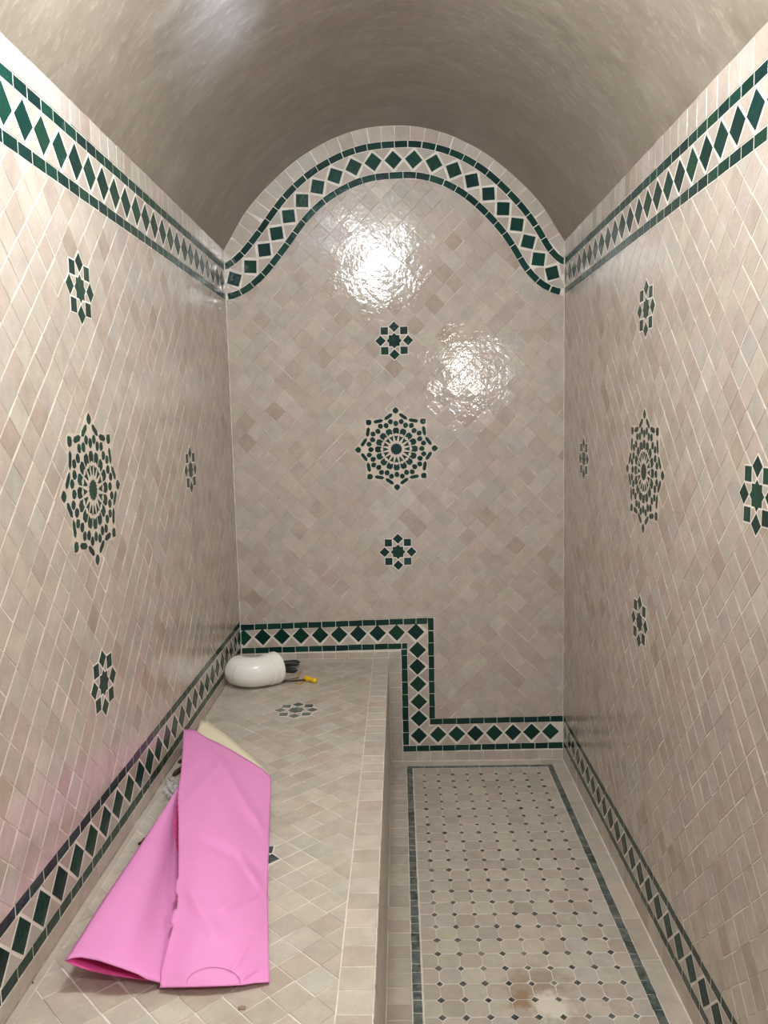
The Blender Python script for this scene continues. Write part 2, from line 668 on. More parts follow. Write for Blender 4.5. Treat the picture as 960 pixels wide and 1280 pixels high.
def straight_band(pl, own, y_far, y_near, vc, half, strip, pitch, phase, gmat='green_glaze', lens=(0.060, 0.066)):
    """Green border of two strips with a row of diamonds between, running along u at height vc."""
    T, D, X = own['border_tile'], own['diamond_tile'], own['triangle_tile']
    for lo, hi in ((vc + half - strip, vc + half), (vc - half, vc - half + strip)):
        u = y_far - 0.0015
        while u > y_near:
            L = random.uniform(*lens)
            e = max(u - L, y_near)
            j = lambda: random.uniform(-.0007, .0007)
            T.add(pl, [(u - .0015, lo + j()), (u - .0015, hi + j()), (e + .0015, hi + j()), (e + .0015, lo + j())], green(), random.uniform(-.0002, .0003), rtilt(.006))
            u = e
    zh = half - strip - 0.002
    dh = pitch * 0.455
    dv = min(0.0415, zh - .004)
    k = 0
    pos = []
    while phase - k * pitch > y_near + pitch * .5:
        pos.append(phase - k * pitch + random.uniform(-.0015, .0015))
        k += 1
    lim = lambda q: clip(clip(q, lambda p: y_far - .001 - p[0]), lambda p: p[0] - y_near)
    for u in pos:
        D.add(pl, lim(jit([(u + dh, vc), (u, vc + dv), (u - dh, vc), (u, vc - dv)], .0008)), green(), random.uniform(0, .001), rtilt(.01))
    allp = [pos[0] + pitch] + pos + [pos[-1] - pitch]
    for a, b in zip(allp, allp[1:]):
        m = (a + b) / 2
        for s in (1, -1):
            q = [(a - .005, vc + s * zh), (b + .005, vc + s * zh), (m, vc + s * .0055)]
            if s < 0: q = q[::-1]
            if area(q) < 0: q = q[::-1]
            X.add(pl, lim(q), cream(), random.uniform(-.0003, .0004), rtilt(.01), 1e-4)


def row(tiles, pl, u0, u1, v0, v1, color, lens=(0.058, 0.068), along='u', jitter=.0008, gap=.0009, tilt=.008):
    """One course of rectangular tiles from u0 to u1 (or v0 to v1)."""
    a, end = (u0, u1) if along == 'u' else (v0, v1)
    sg = 1 if end > a else -1
    while sg * (end - a) > 0.004:
        b = a + sg * random.uniform(*lens)
        if sg * (b - end) > -0.015:
            b = end
        lo, hi = min(a, b) + gap, max(a, b) - gap
        q = [(lo, v0 + gap), (hi, v0 + gap), (hi, v1 - gap), (lo, v1 - gap)] if along == 'u' else [(u0 + gap, lo), (u1 - gap, lo), (u1 - gap, hi), (u0 + gap, hi)]
        if area(q) < 0: q = q[::-1]
        tiles.add(pl, jit(q, jitter), color(), random.uniform(.0003, .0009), rtilt(tilt))
        a = b


# ---------------------------------------------------------------- room shell
W = 0.75
G = 0.0007                      # joints lie this far below the tile faces
NEAR = -4.7
SPRING = 2.366
ZB = 0.505
BX = -0.063
BACK = Plane((0, 0, 0), (1, 0, 0), (0, 0, 1), (0, -1, 0))
LEFT = Plane((-W, 0, 0), (0, 1, 0), (0, 0, 1), (1, 0, 0))
RIGHT = Plane((W, 0, 0), (0, 1, 0), (0, 0, 1), (-1, 0, 0))
FLOOR = Plane((0, 0, 0), (1, 0, 0), (0, 1, 0), (0, 0, 1))
SEAT = Plane((0, 0, ZB), (1, 0, 0), (0, 1, 0), (0, 0, 1))
FACE = Plane((BX, 0, 0), (0, 1, 0), (0, 0, 1), (1, 0, 0))

wall_left = tag(link('wall_left', box_mesh('wall_left', -W - .15, -W - G, NEAR, 0.0, -.1, SPRING, 'grout')), kind='structure')
wall_right = tag(link('wall_right', box_mesh('wall_right', W + G, W + .15, NEAR, 0.0, -.1, SPRING, 'grout')), kind='structure')
wall_back = tag(link('wall_back', box_mesh('wall_back', -W - .15, W + .15, G, .15, -.1, 3.05, 'grout')), kind='structure')
floor = tag(link('floor', box_mesh('floor', -W - .15, W + .15, NEAR, 0.15, -.12, -G, 'grout')), kind='structure')

# wall behind the camera, with the doorway the photograph was taken from
v, f = [], []
def addbox(x0, x1, y0, y1, z0, z1):
    b = len(v)
    v.extend([(x, y, z) for x in (x0, x1) for y in (y0, y1) for z in (z0, z1)])
    f.extend([tuple(i + b for i in q) for q in ((0, 1, 3, 2), (4, 6, 7, 5), (0, 4, 5, 1), (2, 3, 7, 6), (0, 2, 6, 4), (1, 5, 7, 3))])
addbox(-W - .15, -.30, NEAR - .15, NEAR, -.1, 3.05)
addbox(.55, W + .15, NEAR - .15, NEAR, -.1, 3.05)
addbox(-.30, .55, NEAR - .15, NEAR, 2.05, 3.05)
wall_front = tag(link('wall_front', mesh_from('wall_front', v, f, 'wall_plaster')), kind='structure')

# vault
ARCH = [(0, 2.873), (.10, 2.867), (.20, 2.845), (.30, 2.806), (.42, 2.738), (.547, 2.634), (.647, 2.528), (.722, 2.412), (.75, SPRING)]


def catmull(pts, per=8):
    out = []
    n = len(pts)
    for i in range(n - 1):
        p0, p1, p2, p3 = pts[max(i - 1, 0)], pts[i], pts[i + 1], pts[min(i + 2, n - 1)]
        for k in range(per):
            t = k / per
            out.append(tuple(0.5 * (2 * p1[d] + (p2[d] - p0[d]) * t + (2 * p0[d] - 5 * p1[d] + 4 * p2[d] - p3[d]) * t * t + (3 * p1[d] - p0[d] - 3 * p2[d] + p3[d]) * t ** 3) for d in (0, 1)))
    out.append(pts[-1])
    return out


full = [(-x, z) for x, z in ARCH[:0:-1]] + ARCH
prof = catmull(full, 6)
v, f = [], []
ys = [0.0 - i * 0.05 for i in range(int(-NEAR / 0.05) + 1)]
n = len(prof)
for y in ys:
    for x, z in prof:
        w = 0.0025 * math.sin(y * 5.1 + x * 7) + 0.0025 * math.sin(y * 2.3 - x * 4 + 1)
        r = Vector((x, 0, z - 2.05)).normalized()
        e = min(1, (z - SPRING) / .08) * (0 if y > -.02 else 1)
        v.append((x + r.x * w * e, y, z + r.z * w * e))
for a in range(len(ys) - 1):
    for b in range(n - 1):
        f.append((a * n + b, (a + 1) * n + b, (a + 1) * n + b + 1, a * n + b + 1))
nb = len(v)
for y in (ys[0], ys[-1]):
    for x, z in prof:
        r = Vector((x, 0, z - 2.05)).normalized()
        v.append((x + r.x * .15, y, z + r.z * .15))
for b in range(n - 1):
    f.append((nb + b, nb + b + 1, nb + n + b + 1, nb + n + b))
ceiling = tag(link('ceiling', mesh_from('ceiling', v, f, 'vault_plaster', smooth=True)), kind='structure')

# ---------------------------------------------------------------- side walls
NT_ = -2.75                     # tiles are laid one by one up to here; behind the camera's view lies plain plaster


def newown():
    return {k: Tiles(k, m) for k, m in (('border_tile', 'green_glaze'), ('diamond_tile', 'green_glaze'), ('triangle_tile', 'cream_wall'), ('edge_tile', 'cream_wall'), ('tile', 'cream_wall'))}


def side_wall(pl, wall, top, bottom, low, stars, ros, origin):
    own = newown()
    tc, tp, tph = top
    bc, bp, bph = bottom
    half_t, half_b = 0.0775, 0.0735
    straight_band(pl, own, -.002, NT_, tc, half_t, .027, tp, tph)
    straight_band(pl, own, -.002, NT_, bc, half_b, .025, bp, bph)
    row(own['edge_tile'], pl, -.002, NT_, tc + half_t + .0015, SPRING + .004, cream, (.058, .066))
    row(own['edge_tile'], pl, -.002, NT_, low, bc - half_b - .0015, cream, (.12, .16))
    skips = [star_outline(c, r) for c, r in stars]
    skips.append([polar(ros, .197 if k % 2 == 0 else .152, k * PI / 8) for k in range(16)])
    v0, v1 = bc + half_b + .001, tc - half_t - .001
    reg = [[lambda p: -.002 - p[0], lambda p: p[0] - NT_, lambda p: p[1] - v0, lambda p: v1 - p[1]]]
    field(own['tile'], pl, NT_, 0, v0, v1, 0.0628, origin, reg, skips, cream, (.0004, .0015), tilt=.006, hvar=.0004)
    for t in own.values():
        t.build(wall)
    for c, r in stars:
        small_star(pl, c, r, wall, label='dark green eight-point star of cut tiles')
    rosette(pl, ros, 0.0, .187, wall, label='large dark green sixteen-fold rosette of cut tiles')
    rest = box_mesh('plaster', *((-W - .0007, -W + .0012) if pl is LEFT else (W - .0012, W + .0007)), NEAR, NT_ - .001, 0.0, SPRING, 'wall_plaster')
    link('plaster', rest, wall)


side_wall(LEFT, wall_left, (2.2305, .0885, -.060), (.619, .0895, -.030), ZB + .001,
          [((-1.677, 1.932), 0.02), ((-.748, 1.4425), 0.0), ((-1.686, .963), 0.0)], (-1.676, 1.449), (0.012, 1.449))
side_wall(RIGHT, wall_right, (2.218, .0893, -.016), (.1425, .0892, -.036), .001,
          [((-1.181, 1.916), 0.0), ((-.391, 1.434), 0.0), ((-1.951, 1.429), 0.0), ((-1.157, .958), -0.03)], (-1.181, 1.431), (0.02, 1.431))

# ---------------------------------------------------------------- back wall
own = newown()
DIA = [(-.709, 2.243), (-.635, 2.295), (-.570, 2.366), (-.513, 2.435), (-.457, 2.507), (-.396, 2.571), (-.326, 2.627), (-.249, 2.671),
       (-.166, 2.706), (-.080, 2.725), (.007, 2.730), (.096, 2.730), (.184, 2.713), (.269, 2.681), (.348, 2.635), (.419, 2.577),
       (.483, 2.513), (.542, 2.444), (.591, 2.370), (.636, 2.294), (.697, 2.234)]
cpts = [(-.80, 2.226), (-.755, 2.232)] + DIA + [(.755, 2.213), (.80, 2.205)]
cen = catmull(cpts, 10)
# smooth the centre line so the two strips flow
for _ in range(14):
    cen = [cen[0]] + [tuple((cen[i - 1][d] + 2 * cen[i][d] + cen[i + 1][d]) / 4 for d in (0, 1)) for i in range(1, len(cen) - 1)] + [cen[-1]]
cum = [0.0]
for a, b in zip(cen, cen[1:]):
    cum.append(cum[-1] + math.dist(a, b))


def frame(s):
    s = max(0, min(cum[-1] - 1e-6, s))
    i = max(k for k in range(len(cum) - 1) if cum[k] <= s)
    i0, i1 = max(i - 3, 0), min(i + 4, len(cen) - 1)
    t = (s - cum[i]) / (cum[i + 1] - cum[i])
    p = tuple(cen[i][d] + (cen[i + 1][d] - cen[i][d]) * t for d in (0, 1))
    tx, ty = cen[i1][0] - cen[i0][0], cen[i1][1] - cen[i0][1]
    L = math.hypot(tx, ty)
    return p, (tx / L, ty / L), (-ty / L, tx / L)


def cp(s, t):
    p, e, nrm = frame(s)
    return (p[0] + nrm[0] * t, p[1] + nrm[1] * t)


def s_of(pt):
    i = min(range(len(cen)), key=lambda k: math.dist(cen[k], pt))
    return cum[i]


inb = lambda q: clip(clip(q, lambda p: p[0] + W - .0015), lambda p: W - .0015 - p[0])
HB = .0785
for lo, hi in ((HB - .0275, HB), (-HB, -HB + .0275)):
    mid = (lo + hi) / 2
    s, end = s_of((-.75, 2.232)), s_of((.75, 2.214))
    while s < end - .004:
        # step by true length along this strip
        L, e = 0, s
        target = random.uniform(.054, .064)
        while L < target and e < end:
            L += math.dist(cp(e, mid), cp(e + .003, mid))
            e += .003
        if end - e < .02: e = end
        m = (s + e) / 2
        q = inb([cp(s + .0014, lo), cp(m, lo), cp(e - .0014, lo), cp(e - .0014, hi), cp(m, hi), cp(s + .0014, hi)])
        if len(q) >= 3 and area(q) < 0: q = q[::-1]
        own['border_tile'].add(BACK, q, green(), random.uniform(0, .0008), rtilt(.01))
        s = e
ss = [s_of(p) for p in DIA]
for p, s in zip(DIA, ss):
    _, e, nr = frame(s)
    r = .0385
    q = [(p[0] + e[0] * r, p[1] + e[1] * r), (p[0] + nr[0] * r, p[1] + nr[1] * r), (p[0] - e[0] * r, p[1] - e[1] * r), (p[0] - nr[0] * r, p[1] - nr[1] * r)]
    own['diamond_tile'].add(BACK, inb(jit(q, .0008)), green(), random.uniform(0, .0012), rtilt(.012))
zh = HB - .0275 - .0025
ext = [ss[0] - .085] + ss + [ss[-1] + .085]
for a, b in zip(ext, ext[1:]):
    for sg in (1, -1):
        g_ = .006
        q = [cp(a + g_, sg * zh), cp((a + b) / 2, sg * zh), cp(b - g_, sg * zh), cp((a + b) / 2, sg * .006)]
        if area(q) < 0: q = q[::-1]
        q = inb(q)
        own['triangle_tile'].add(BACK, q, cream(), random.uniform(-.0003, .0004), rtilt(.01), 5e-5)

# course of cream tiles between the border and the vault
prof_arch = [p for p in catmull(full, 10)]
acum = [0.0]
for a, b in zip(prof_arch, prof_arch[1:]):
    acum.append(acum[-1] + math.dist(a, b))
upper = [cp(i / 400 * cum[-1], HB + .0015) for i in range(401)]


def arch_at(s):
    s = max(0, min(acum[-1] - 1e-6, s))
    i = max(k for k in range(len(acum) - 1) if acum[k] <= s)
    t = (s - acum[i]) / (acum[i + 1] - acum[i])
    return tuple(prof_arch[i][d] + (prof_arch[i + 1][d] - prof_arch[i][d]) * t for d in (0, 1))


def low_at(p, last=[0]):
    return min(upper, key=lambda q: math.dist(q, p))


s = 0.0
while s < acum[-1] - .01:
    e = min(s + random.uniform(.058, .07), acum[-1])
    if acum[-1] - e < .02: e = acum[-1]
    a, b = arch_at(s + .001), arch_at(e - .001)
    la, lb = low_at(a), low_at(b)
    if s == 0: la = (-W, 2.311)
    if e == acum[-1]: lb = (W, 2.293)
    q = inb([la, lb, b, a])
    if len(q) >= 3 and area(q) < 0: q = q[::-1]
    if len(q) >= 3:
        own['edge_tile'].add(BACK, shrink(q, .0006), cream(), random.uniform(-.0004, .0002), rtilt(.01))
    s = e

# stepped border above the bench and the floor
tl = lambda x: .0188 * (x + .74)           # the upper run climbs a little to the right


def quad(x0, x1, z0, z1, slope=None):
    s0, s1 = (slope(x0), slope(x1)) if slope else (0, 0)
    return [(x0, z0 + s0), (x1, z0 + s1), (x1, z1 + s1), (x0, z1 + s0)]


def strip_run(along, a0, a1, b0, b1, slope=None):
    a = a0
    while a < a1 - .003:
        b = min(a + random.uniform(.058, .066), a1)
        if a1 - b < .018: b = a1
        q = quad(a + .001, b - .001, b0, b1, slope) if along == 'x' else [(b0, a + .001), (b1, a + .001), (b1, b - .001), (b0, b - .001)]
        own['border_tile'].add(BACK, jit(q, .0008), green(), random.uniform(0, .0009), rtilt(.009))
        a = b


lowt = lambda x: .007 * (x + .0) / .75
strip_run('x', -.7485, .122, .649, .676, tl)
strip_run('z', .208, .6925, .1235, .150)
strip_run('x', .125, .7485, .178, .2055, lowt)
strip_run('x', -.7485, .027, .5365, .5635, lambda x: .0149 * (x + .74))
strip_run('z', .0795, .5455, -.0025, .0255)
strip_run('x', -.0025, .7485, .0485, .0765, lowt)
dtop = [(.0675 - .0893 * k, .6275 - .0015 * k) for k in range(10)]
dver = [(.0745, .541), (.0715, .461), (.073, .377), (.0755, .292), (.074, .2105)]
dlow = [(.073, .1265)] + [(.163 + .0879 * k, .1305 + .0012 * k) for k in range(7)]
for p in dtop + dver + dlow:
    r = .0395
    q = inb(jit([(p[0] + r, p[1]), (p[0], p[1] + r), (p[0] - r, p[1]), (p[0], p[1] - r)], .001))
    own['diamond_tile'].add(BACK, q, green(), random.uniform(0, .0012), rtilt(.012))


def tri(q):
    if area(q) < 0: q = q[::-1]
    own['triangle_tile'].add(BACK, inb(q), cream(), random.uniform(-.0003, .0005), rtilt(.01), 5e-5)


for a, b in zip(dtop + [(.0675 - .0893 * 10, .611)], dtop[1:] + [(.0675 - .0893 * 10, .611), (-1, .61)]):
    m = ((a[0] + b[0]) / 2, (a[1] + b[1]) / 2)
    if b[0] < -.9: break
    hi, lo = .647 + tl(m[0]), .5655 + .0149 * (m[0] + .74)
    tri([(a[0] - .006, hi), (b[0] + .006, hi), (m[0], m[1] + .006)])
    tri([(a[0] - .006, lo), (b[0] + .006, lo), (m[0], m[1] - .006)])
seq = [dtop[0]] + dver + [dlow[0]]
for a, b in zip(seq, seq[1:]):
    m = ((a[0] + b[0]) / 2, (a[1] + b[1]) / 2)
    if a is not dtop[0]:
        tri([(.0275, a[1] - .006), (.0275, b[1] + .006), (m[0] - .006, m[1])])
    else:
        tri([(.0275, a[1] - .052), (.0275, b[1] + .006), (m[0] - .010, m[1] - .006)])
    tri([(.1215, a[1] - .006), (.1215, b[1] + .006), (m[0] + .006, m[1])])
tri([(.1215, .664), (.1215, .634), (.090, .664)])
tri([(.029, .0795), (.064, .0795), (.029, .118)])
for a, b in zip(dlow, dlow[1:]):
    m = ((a[0] + b[0]) / 2, (a[1] + b[1]) / 2)
    tri([(a[0] + .006, .0785 + lowt(a[0])), (b[0] - .006, .0785 + lowt(b[0])), (m[0], m[1] - .006)])
    if a is not dlow[0]:
        tri([(a[0] + .006, .176 + lowt(a[0])), (b[0] - .006, .176 + lowt(b[0])), (m[0], m[1] + .006)])
    else:
        tri([(a[0] + .030, .168), (b[0] - .006, .176), (m[0], m[1] + .008)])

# plain courses below the step
row(own['edge_tile'], BACK, -W + .002, BX + .002, ZB + .0015, .5355, cream, (.058, .066))
row(own['edge_tile'], BACK, BX + .003, -.0045, .002, .536, cream, (.07, .075), along='v')
row(own['edge_tile'], BACK, -.0035, W - .002, .0015, .0475, cream, (.058, .07))

# diagonal field of the back wall
curve_lo = [cp(i / 300 * cum[-1], -HB - .001) for i in range(301)]


def under_arch(p):
    i = min(range(1, 300), key=lambda k: (curve_lo[k][0] - p[0]) ** 2 + (curve_lo[k][1] - p[1]) ** 2)
    a, b = curve_lo[i - 1], curve_lo[i + 1]
    ex, ey = b[0] - a[0], b[1] - a[1]
    L = math.hypot(ex, ey)
    return -(-(ey) * (p[0] - curve_lo[i][0]) + ex * (p[1] - curve_lo[i][1])) / L


topz = lambda p: p[1] - (.6775 + tl(min(p[0], .15)))
side = [lambda p: p[0] + W - .0015, lambda p: W - .0015 - p[0], under_arch]
back_stars = [((-.005, 1.958), 0.0), ((-.0075, 1.0045), 0.0)]
back_ros = (-.0055, 1.476)
skips = [star_outline(c, r) for c, r in back_stars] + [[polar(back_ros, .197 if k % 2 == 0 else .152, k * PI / 8) for k in range(16)]]
low_reg = [lambda p: p[0] - .1515, lambda p: p[1] - .2065 - lowt(p[0])]


def pick(base):
    if min(p[0] for p in base) > .1515:
        return [side + low_reg]
    if min(p[1] for p in base) > .70:
        return [side + [topz]]
    return [side + [topz], side + [lambda p: -topz(p) - .0008] + low_reg]


field(own['tile'], BACK, -W, W, .2, 2.70, .0640, (-.0055, 1.476), [], skips, cream, (.0000, .0009), tilt=.018, hvar=.0012, choose=pick)
for t in own.values():
    t.build(wall_back)
for c, r in back_stars:
    small_star(BACK, c, r, wall_back, label='dark green eight-point star of cut tiles')
rosette(BACK, back_ros, 0.0, .1865, wall_back, label='large dark green sixteen-fold rosette of cut tiles')


# white beads of grout in the corners
def bead(name, a, b, r):
    bm = bmesh.new()
    a, b = Vector(a), Vector(b)
    d = (b - a).normalized()
    u = d.orthogonal().normalized()
    w = d.cross(u)
    N = 40
    rings = []
    for i in range(N + 1):
        c = a.lerp(b, i / N)
        rr = r * (1 + .25 * math.sin(i * 1.7) + random.uniform(-.15, .15))
        rings.append([bm.verts.new(c + (u * math.cos(t * PI / 3) + w * math.sin(t * PI / 3)) * rr) for t in range(6)])
    for p, q in zip(rings, rings[1:]):
        for t in range(6):
            bm.faces.new((p[t], p[(t + 1) % 6], q[(t + 1) % 6], q[t]))
    return tag(from_bm(name, bm, 'grout'), kind='structure')


bead('trim_1', (-W, -.0005, ZB + .02), (-W, -.0005, 2.37), .0028)
bead('trim_2', (W, -.0005, .01), (W, -.0005, 2.37), .0026)
bead('trim_3', (W - .001, -.002, 0), (W - .001, NT_, 0), .0035)
bead('trim_4', (BX + .001, -.002, 0), (BX + .001, NT_, 0), .0035)
bead('trim_5', (BX, -.0005, .0), (W, -.0005, 0), .0028)
bead('trim_6', (BX + .001, -.0008, .0), (BX + .001, -.0008, ZB), .0026)

# ---------------------------------------------------------------- floor paving
FN = -2.7
fo = {'octagon_tile': Tiles('octagon_tile', 'floor_tile'), 'dot_tile': Tiles('dot_tile', 'green_worn'), 'border_tile': Tiles('border_tile', 'green_worn'), 'edge_tile': Tiles('edge_tile', 'floor_tile')}
P0 = .0652
xs = [.0415] + [.0895 + .0651 * i for i in range(9)] + [.6605]
ysr = [-.0785] + [-.1455 - .0647 * i for i in range(40)]
ysr = [y for y in ysr if y > FN]
skew = lambda x, y: -.0025 * (y + .2)        # columns drift slightly towards the right
c0 = .0130
for i in range(len(xs) - 1):
    for j in range(len(ysr) - 1):
        x0, x1, y1, y0 = xs[i], xs[i + 1], ysr[j], ysr[j + 1]
        cut = {k: (c0 if not ((k[0] == 0 and i == 0) or (k[0] == 1 and i == len(xs) - 2) or (k[1] == 1 and j == 0)) else 0) for k in ((0, 0), (1, 0), (1, 1), (0, 1))}
        g = .0008
        q = []
        for (a, b) in ((0, 0), (1, 0), (1, 1), (0, 1)):
            X, Y = (x1 - g if a else x0 + g), (y1 - g if b else y0 + g)
            c = cut[(a, b)]
            sx, sy = (-1 if a else 1), (-1 if b else 1)
            if not c:
                q.append((X, Y))
            elif (a, b) in ((0, 0), (1, 1)):
                q += [(X, Y + sy * c), (X + sx * c, Y)]
            else:
                q += [(X + sx * c, Y), (X, Y + sy * c)]
        q = [(p[0] + skew(*p) * .6, p[1]) for p in q]
        fo['octagon_tile'].add(FLOOR, jit(q, .0006), sand(), random.uniform(-.0003, .0002), rtilt(.006))
for x in xs[1:-1]:
    for y in ysr[1:]:
        r = random.uniform(.0102, .0126)
        ox, oy = random.uniform(-.0012, .0012), random.uniform(-.0012, .0012)
        q = jit([(x + r + ox, y + oy), (x + ox, y + r + oy), (x - r + ox, y + oy), (x + ox, y - r + oy)], .0010)
        q = [(p[0] + skew(*p) * .6, p[1]) for p in q]
        fo['dot_tile'].add(FLOOR, q, vary(random.choice([srgb(58, 66, 66), srgb(70, 72, 72), srgb(48, 58, 58), srgb(66, 62, 62)]), .12) if random.random() > .14 else vary(srgb(132, 128, 120), .1), random.uniform(-.0003, .0004), rtilt(.006))
for j in range(1, len(ysr)):               # half dots against the border at the far end
    pass
row(fo['border_tile'], FLOOR, .0115, .0395, -.0765, FN, floorgreen, (.030, .062), along='v', gap=.0012)
row(fo['border_tile'], FLOOR, .6625, .6905, -.0765, FN, floorgreen, (.055, .064), along='v', gap=.0008)
row(fo['border_tile'], FLOOR, .0115, .6905, -.0765, -.0545, floorgreen, (.06, .1), gap=.0008)
row(fo['edge_tile'], FLOOR, BX + .003, .0105, -.055, FN, sand, (.060, .068), along='v')
row(fo['edge_tile'], FLOOR, .6915, W - .002, -.055, FN, sand, (.16, .22), along='v', gap=.0004)
row(fo['edge_tile'], FLOOR, BX + .003, W - .002, -.0535, -.002, sand, (.14, .2), gap=.0005)
for t in fo.values():
    t.build(floor)

# ---------------------------------------------------------------- bench
BN = -3.1
bench = link('bench', box_mesh('bench', -W + .0025, BX - G, BN, -.0005, -.002, ZB - G, 'grout'))
tag(bench, 'long built-in masonry bench topped with diagonal cream tiles and grey-green stars', 'bench')
bo = {'tile': Tiles('tile', 'cream_floor'), 'edge_tile': Tiles('edge_tile', 'cream_floor'), 'face_tile': Tiles('face_tile', 'cream_floor', 0)}
row(bo['edge_tile'], SEAT, BX - .0705, BX - .001, -.003, BN, sand, (.060, .068), along='v', gap=.0011)
row(bo['edge_tile'], SEAT, -W + .003, -W + .018, -.003, BN, sand, (.2, .3), along='v', gap=.0004)
bstars = [((-.4095, -.664), 0.0), ((-.402, -1.716), 0.0)]
bskip = [star_outline(c, r, 0.0) for c, r in bstars]
# the joints meet the edge course at y = -1.807, -1.895, ...
field(bo['tile'], SEAT, -W, BX, BN, 0, .0622, (-.135, -1.807 + .044),
      [[lambda p: p[0] + W - .018, lambda p: BX - .0715 - p[0], lambda p: -.003 - p[1], lambda p: p[1] - BN]], bskip, sand, (.0007, .0016), tilt=.007)
field(bo['face_tile'], FACE, BN, 0, 0, ZB, .0628, (0, ZB),
      [[lambda p: -.002 - p[0], lambda p: p[0] - BN, lambda p: p[1] - .002, lambda p: ZB - .0015 - p[1]]], [], sand, (.0007, .0014), tilt=.006)
for t in bo.values():
    t.build(bench)
for c, r in bstars:
    small_star(SEAT, c, r, bench, 'green_worn', 'cream_floor', (lambda: vary(random.choice([srgb(70, 92, 88), srgb(96, 108, 104), srgb(60, 84, 82)]), .1)) if c[1] > -1 else (lambda: vary(srgb(34, 60, 60), .12)), sand, label='grey-green eight-point star set in the bench top')


# ---------------------------------------------------------------- pink sheet on the bench
def lerp(a, b, t):
    return tuple(x + (y - x) * t for x, y in zip(a, b))


def curve(pts):
    """Polyline through (px, py, height) by share of its length."""
    L = [0]
    for a, b in zip(pts, pts[1:]):
        L.append(L[-1] + math.hypot(b[0] - a[0], b[1] - a[1]))

    def f(t):
        s = t * L[-1]
        for i in range(len(pts) - 1):
            if s <= L[i + 1] + 1e-9:
                return lerp(pts[i], pts[i + 1], (s - L[i]) / max(1e-9, L[i + 1] - L[i]))
        return pts[-1]
    return f


def patch(top, bottom, left, right, nu, nv, bulge=None, nudge=None):
    """Coons patch; rows run top to bottom, heights above the bench are the third value."""
    grid = []
    c00, c10, c01, c11 = top(0), top(1), bottom(0), bottom(1)
    for j in range(nv + 1):
        v_ = j / nv
        r_ = []
        for i in range(nu + 1):
            u_ = i / nu
            p = tuple((1 - v_) * top(u_)[d] + v_ * bottom(u_)[d] + (1 - u_) * left(v_)[d] + u_ * right(v_)[d]
                      - ((1 - u_) * (1 - v_) * c00[d] + u_ * (1 - v_) * c10[d] + (1 - u_) * v_ * c01[d] + u_ * v_ * c11[d]) for d in range(3))
            h = p[2] + (bulge(u_, v_) if bulge else 0)
            r_.append(at(p[0] + (nudge(u_, v_) if nudge else 0), p[1], ZB + h))
        grid.append(r_)
    return grid


def sheet(name, grid, mat, parent, thick=.0022, inner=None, label=None, smooth=True):
    nv, nu = len(grid), len(grid[0])
    V = [p for r_ in grid for p in r_]
    F = []
    for j in range(nv - 1):
        for i in range(nu - 1):
            F.append((j * nu + i, (j + 1) * nu + i, (j + 1) * nu + i + 1, j * nu + i + 1))
    me = mesh_from(name, V, F, mat, smooth=smooth)
    if inner:
        me.materials.append(MATS[inner])
    o = link(name, me, parent)
    m = o.modifiers.new('thickness', 'SOLIDIFY')
    m.thickness = thick
    m.offset = -1
    if inner:
        m.material_offset = 1
    if label: o['label'] = label
    return o


origin = Vector((-.50, -1.6, ZB))
pink = link('pink_sheet', None)
tag(pink, 'large sheet of pink paper folded loosely over itself, lying along the bench', 'paper')

right_edge = [(338.8, 971, .030), (339, 990, .026), (337.3, 1017, .022), (336.5, 1057, .020), (335, 1090, .018), (335, 1120, .016), (335.5, 1170, .013), (337, 1227, .008)]
left_front = [(229.4, 911.5, .085), (228.5, 932, .082), (226, 964, .080), (222.8, 985, .080), (222, 1000, .080), (223, 1026, .079), (223, 1064, .076), (222.5, 1100, .070), (221.5, 1130, .060), (216.5, 1156, .050), (208, 1185, .036), (201, 1214, .026), (199.7, 1234, .014)]


def torn(u_, v_):
    """Small torn steps in the near left edge of the front flap."""
    y = 911.5 + v_ * 322
    d = -4.5 if 1134 < y < 1152 else -3 if 1096 < y < 1116 else 0
    return d * max(0, 1 - u_ / .05) + .5 * math.sin(y * .9) * max(0, 1 - u_ / .04)


top_front = [(229.4, 911.5, .085), (243, 911.5, .083), (250, 916.5, .081), (257.5, 921.5, .078), (272, 928, .070), (289, 937, .062), (308, 948.5, .050), (328, 961, .038), (338.8, 971, .030)]
bottom_front = [(199.7, 1234, .014), (230, 1233.5, .020), (257, 1232.5, .022), (301, 1231, .016), (318, 1228, .014), (337, 1227, .008)]


CREASES = [  # (u, v) to (u, v), height, half width
    ((.34, .05), (1.0, .30), .008, .10), ((.0, .40), (1.0, .47), -.006, .09), ((.70, .44), (.96, .57), .007, .07),
    ((.96, .57), (.50, .66), .006, .07), ((.05, .30), (.45, .05), .005, .06), ((.80, .80), (.66, .93), .004, .05),
    ((.70, .99), (1.0, .90), .0045, .035), ((.78, .985), (.92, .95), -.003, .025), ((.10, .62), (.45, .78), .004, .10)]


def bump_front(u_, v_):
    b = .020 * math.sin(PI * u_) ** 1.2 * math.sin(PI * min(1, v_ * 1.02)) ** .8
    for (a, c, h, w) in CREASES:
        ax, ay = a[0], a[1] * 2.4
        ex, ey = c[0] - ax, c[1] * 2.4 - ay
        L2 = ex * ex + ey * ey
        t = max(0, min(1, ((u_ - ax) * ex + (v_ * 2.4 - ay) * ey) / L2))
        d = math.hypot(u_ - ax - ex * t, v_ * 2.4 - ay - ey * t)
        b += h * max(0, 1 - d / w) * min(1, 6 * u_ + .1, 6 * (1 - u_) + .1)
    b += .0012 * math.sin(14 * u_ + 5 * v_) * math.sin(9 * v_)
    return b * (1 if v_ < .97 else (1 - v_) / .03)


